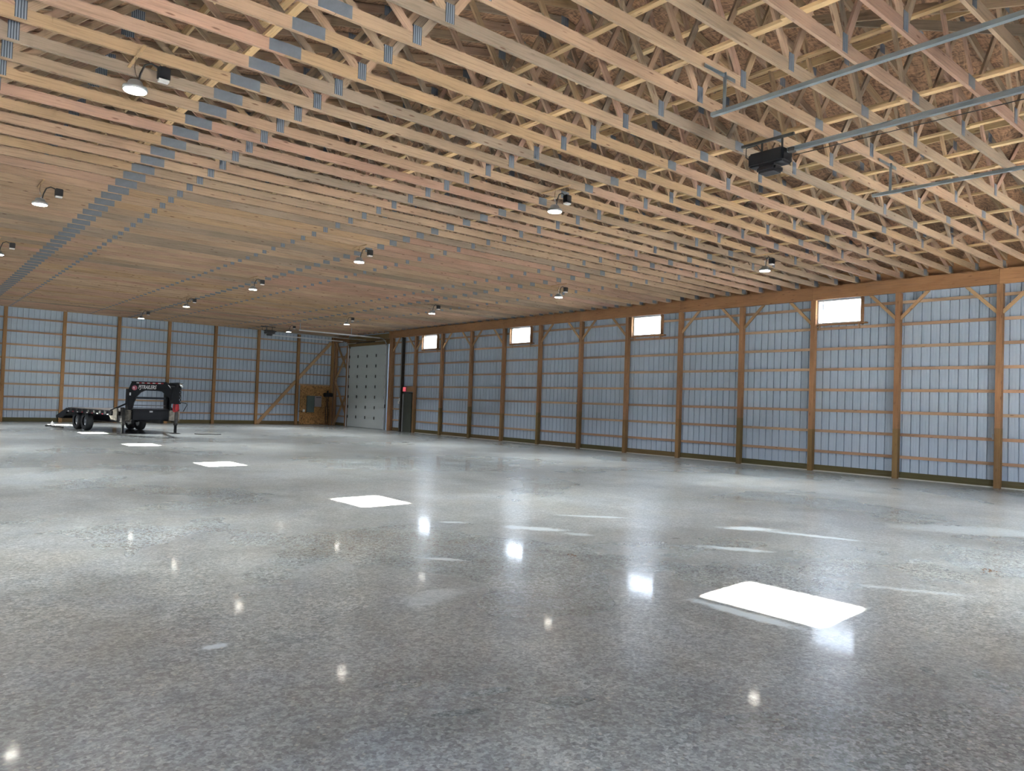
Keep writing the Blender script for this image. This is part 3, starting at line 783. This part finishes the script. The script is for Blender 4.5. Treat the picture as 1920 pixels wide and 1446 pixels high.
for s in (-1, 1): box('tail_light', s*1.0-.09, s*1.0+.09, LD+1.2, LD+1.22, .42, .48, M['redpaint'], tr)
# wheels
for s in (-1, 1):
    for y in (3.2, 4.1):
        w_ = lathe('tyre', [(.20, -.11), (.30, -.125), (.355, -.115), (.37, -.08), (.372, 0), (.37, .08), (.355, .115), (.30, .125), (.20, .11)], M['rubber'], tr, (s*1.06, y, .372), 'X', 32, True, False)
        lathe('wheel_rim', [(.205, -.10), (.205, .02), (.19, .06), (.17, .05), (.15, .0), (.10, .02), (.06, .07), (.0, .08)] if s > 0 else [(.205, .10), (.205, -.02), (.19, -.06), (.17, -.05), (.15, 0), (.10, -.02), (.06, -.07), (0, -.08)], M['rim'], w_, (s*1.06, y, .372), 'X', 24)
for y in (3.2, 4.1): tube('axle', [(-1.0, y, .372), (1.0, y, .372)], .04, Dd, tr)
# front: riser gussets, tool box, jacks
for s in (-1, 1):
    sideprism('riser', [(0, .5), (.30, .5), (.28, .95), (.30, 1.2), (.30, 1.75), (0, 1.75)], s*.74, .10, Pn)
    board('gusset_bar', (s*.80, .12, 1.18), (s*1.22, .55, .88), .05, .06, Pn, tr)
    sideprism('side_gusset', [(-.02, .98), (.10, .98), (.62, .84), (.70, .70), (.5, .54), (-.02, .52)], s*1.19, .05, Dm)
    box('mud_panel', s*.86-.16, s*.86+.16, -.12, -.06, .50, .94, Dm, tr, .03)
    box('corner_post', s*.99-.05, s*.99+.05, -.02, .10, .45, 1.02, Dd, tr)
box('tool_box', -.70, .70, -.18, .32, .55, .94, Pn, tr, .015)
tl_ = prism('tool_box_lid', [(-.71, 0), (.71, 0), (.68, .05), (-.68, .05)], .52, Pn, tr, Matrix.Translation((0, .07, .94)))
box('badge', -.06, .06, -.186, -.18, .85, .91, M['conduit'], tr)
box('cross_bar', -.78, .78, .12, .20, 1.37, 1.45, Pn, tr)
box('cross_bar', -.78, .78, .10, .14, 1.10, 1.13, M['dustyblack'], tr)
box('cross_bar', -.78, .78, .0, .04, 1.01, 1.03, M['dustyblack'], tr)
for s in (-1, 1):
    jx = s*1.02
    j = box('jack', jx-.055, jx+.055, -.17, -.06, .34, 1.0, Dd, tr, .006)
    box('jack_leg', jx-.04, jx+.04, -.155, -.075, .03, .36, Pn, tr)
    fp = prism('jack_foot', [(-.19, 0), (.19, 0), (.10, .035), (-.10, .035)], .26, Dd, tr, Matrix.Translation((jx, -.115, .0)))
    box('jack_gearbox', jx-.04, jx+.04, -.20, -.17, .40, .55, Dd, tr)
# neck rails converging on the coupler
NL = 2.25
ang_out = [(0, 1.15), (0, 1.72), (.17, 2.03), (1.90, 2.03), (2.20, 1.76), (2.20, 1.38), (2.06, 1.46), (1.90, 1.58), (1.72, 1.68), (1.5, 1.70), (.84, 1.70), (.62, 1.62), (.43, 1.46), (.30, 1.23), (.22, .95), (.05, .92)]
for s in (-1, 1):
    a = Vector((s*.80, .02, 0)); b_ = Vector((-.05+s*.14, -2.25, 0)); d = (b_-a); L = d.length; d.normalize()
    pts = [(x*L/2.2, z) for x, z in ang_out]
    mx = Matrix(((d.x, -d.y, 0, a.x), (d.y, d.x, 0, a.y), (0, 0, 1, 0), (0, 0, 0, 1)))
    nr = prism('neck_rail', pts, .05, Pn, tr, mx)
    # flange along the top edge
    o = board('neck_flange', a+d*.17+Vector((0, 0, 2.035)), a+d*1.95*L/2.2+Vector((0, 0, 2.035)), .10, .015, Pn, tr)
    if s < 0:
        nrm = Vector((-d.y, d.x, 0))
        if nrm.x > 0: nrm = -nrm
        def onrail(t, z, off=.028): return a+d*(t*L/2.2)+nrm*off+Vector((0, 0, z))
        # frame: x along d, z up, facing nrm
        fm = Matrix(((d.x, 0, nrm.x), (d.y, 0, nrm.y), (0, 1, 0)))
        def text(name, body, t, z, size, mat, sx=1.0, shear=0.0):
            cu = bpy.data.curves.new(name, 'FONT'); cu.body = body; cu.size = size; cu.extrude = .002; cu.shear = shear
            cu.align_x = 'LEFT'; cu.offset = size*.018; cu.materials.append(mat)
            tmp = bpy.data.objects.new(name, cu); me = bpy.data.meshes.new_from_object(tmp); bpy.data.objects.remove(tmp)
            o = link(bpy.data.objects.new(name, me), tr)
            p = onrail(t, z); m4 = fm.to_4x4(); m4.translation = p
            o.matrix_basis = m4 @ Matrix.Diagonal((sx, 1, 1, 1)); return o
        text('lettering', 'PJTRAILERS', .52, 1.765, .20, M['whitepaint'], .98, .25)
        # round emblem
        n = 28; cen = onrail(.33, 1.79, .027)
        vs = [cen+fm @ Vector((math.cos(2*math.pi*k/n)*.145, math.sin(2*math.pi*k/n)*.095, 0)) for k in range(n)]
        vs2 = [v+nrm*.004 for v in vs]
        meshobj('emblem', [tuple(v) for v in vs+vs2], [tuple(range(n))[::-1], tuple(range(n, 2*n))]+[(k, (k+1) % n, (k+1) % n+n, k+n) for k in range(n)], M['reddecal'], tr)
        text('emblem_lettering', 'PJ', .255, 1.755, .11, M['whitepaint'], 1.0).location += nrm*.006
        for q in range(10):
            t0 = .42+q*.138; p0 = onrail(t0, 1.985); p1 = onrail(t0+.128, 1.985)
            board('reflective_tape', p0, p1, .006, .035, M['whitepaint'] if q % 2 == 0 else M['redpaint'], tr)
        p0 = onrail(.08, 1.55); board('sticker', p0, onrail(.15, 1.55), .005, .11, M['whitepaint'], tr)
# nose and coupler
ny = -2.25
for y, z, w2 in ((-.7, 1.97, .62), (-1.5, 1.97, .36)): box('neck_cross_plate', -w2+.02, w2-.02, y-.04, y+.04, z-.05, z+.03, Pn, tr)
box('nose_box', -.21, .11, ny-.12, ny+.16, 1.24, 1.86, Pn, tr, .01)
box('nose_bar', -.38, .06, ny-.04, ny+.04, 1.94, 2.00, Pn, tr)
box('nose_bar', -.06, .02, ny-.04, ny+.04, 1.84, 1.98, Pn, tr)
lathe('bright_cap', [(0, .15), (.07, .15), (.085, .13), (.085, .0), (0, 0)], M['chrome'], tr, (.13, ny, 1.86))
lathe('coupler_tube', [(0, .62), (.085, .62), (.085, 0), (0, 0)], Dd, tr, (-.03, ny-.02, 1.10))
lathe('red_coupler', [(0, .32), (.07, .32), (.10, .28), (.11, .18), (.115, .12), (.11, .03), (.08, .0), (0, 0)], M['redpaint'], tr, (-.03, ny-.02, .93))
tube('crank_handle', [(.09, ny-.1, 1.30), (.30, ny-.1, 1.27), (.36, ny-.1, 1.22), (.22, ny-.1, .96)], .014, Pn, tr)
for q in range(7): lathe('bolt', [(0, .02), (.02, .02), (.022, 0), (0, 0)], M['chrome'], tr, (.07-.03*(q % 2), ny-.14, 1.32+q*.07), 'Y', 10)
tube('safety_chain', [(-.1, ny-.08, 1.24), (-.12, ny-.1, 1.02), (-.05, ny-.13, .93), (.04, ny-.14, 1.02)], .014, Dd, tr)

# ------------------------------------------------------------------ small things on the floor
def crumbs(name, x, y, n, spread, size, mat, label, cat, seed):
    rnd = random.Random(seed); vs = []; fs = []
    for i in range(n):
        cx, cy = x+rnd.gauss(0, spread), y+rnd.gauss(0, spread); s = size*rnd.uniform(.4, 1); k = len(vs)
        m = 5
        for a in range(m):
            t = 2*math.pi*a/m+rnd.random(); vs.append((cx+math.cos(t)*s*rnd.uniform(.6, 1.2), cy+math.sin(t)*s*rnd.uniform(.6, 1.2), 0))
        vs.append((cx, cy, s*.6)); fs += [(k+a, k+(a+1) % m, k+m) for a in range(m)]
    o = meshobj(name, vs, fs, mat, origin=(x, y, 0)); tag(o, label, cat, kind='stuff'); return o
crumbs('dirt_crumbs', 9.33, 2.82, 16, .05, .02, M['rust'], 'small dark clump of dirt crumbs on the floor at the right', 'dirt', 1)
crumbs('dirt_crumbs', 9.25, 2.25, 8, .05, .015, M['rust'], 'faint scatter of crumbs nearer than the dark clump', 'dirt', 2)
crumbs('dirt_crumbs', 5.87, 5.80, 10, .045, .016, M['rust'], 'brown crumbs lying on mid floor between window reflections', 'dirt', 3)
tb = tube('cord', [(9.55, 31.3, .015), (9.75, 31.0, .015), (10.0, 31.05, .015), (10.2, 30.75, .015), (10.45, 30.85, .015)], .015, M['cord']); tag(tb, 'thin dark cord lying on the floor right of the trailer jack', 'cord')
tb = tube('strap', [(5.25, 37.75, .03), (5.35, 37.3, .05), (5.42, 36.9, .03), (5.55, 36.4, .05), (5.62, 35.9, .03)], .03, M['dustyblack']); tag(tb, 'dark strap trailing on the floor behind the trailer wheels', 'strap')
# white lump put in to stand for a bright glint
vs = []; fs = []; rnd = random.Random(4); n = 10
for k in range(n): t = 2*math.pi*k/n; r_ = .14*rnd.uniform(.7, 1.2); vs.append((5.52+r_*math.cos(t), 37.9+r_*math.sin(t), 0))
for k in range(n): t = 2*math.pi*k/n; r_ = .08*rnd.uniform(.6, 1.3); vs.append((5.52+r_*math.cos(t), 37.9+r_*math.sin(t), .09*rnd.uniform(.8, 1.6)))
vs.append((5.52, 37.9, .24)); fs = [(k, (k+1) % n, (k+1) % n+n, k+n) for k in range(n)]+[(k+n, (k+1) % n+n, 2*n) for k in range(n)]
o = meshobj('glint_lump', vs, fs, M['white'], origin=(5.52, 37.9, 0)); tag(o, 'small white lump standing in for a glint on the floor behind the trailer', 'glint_lump')
for o in bpy.data.objects:
    if '_local' in o: del o['_local']
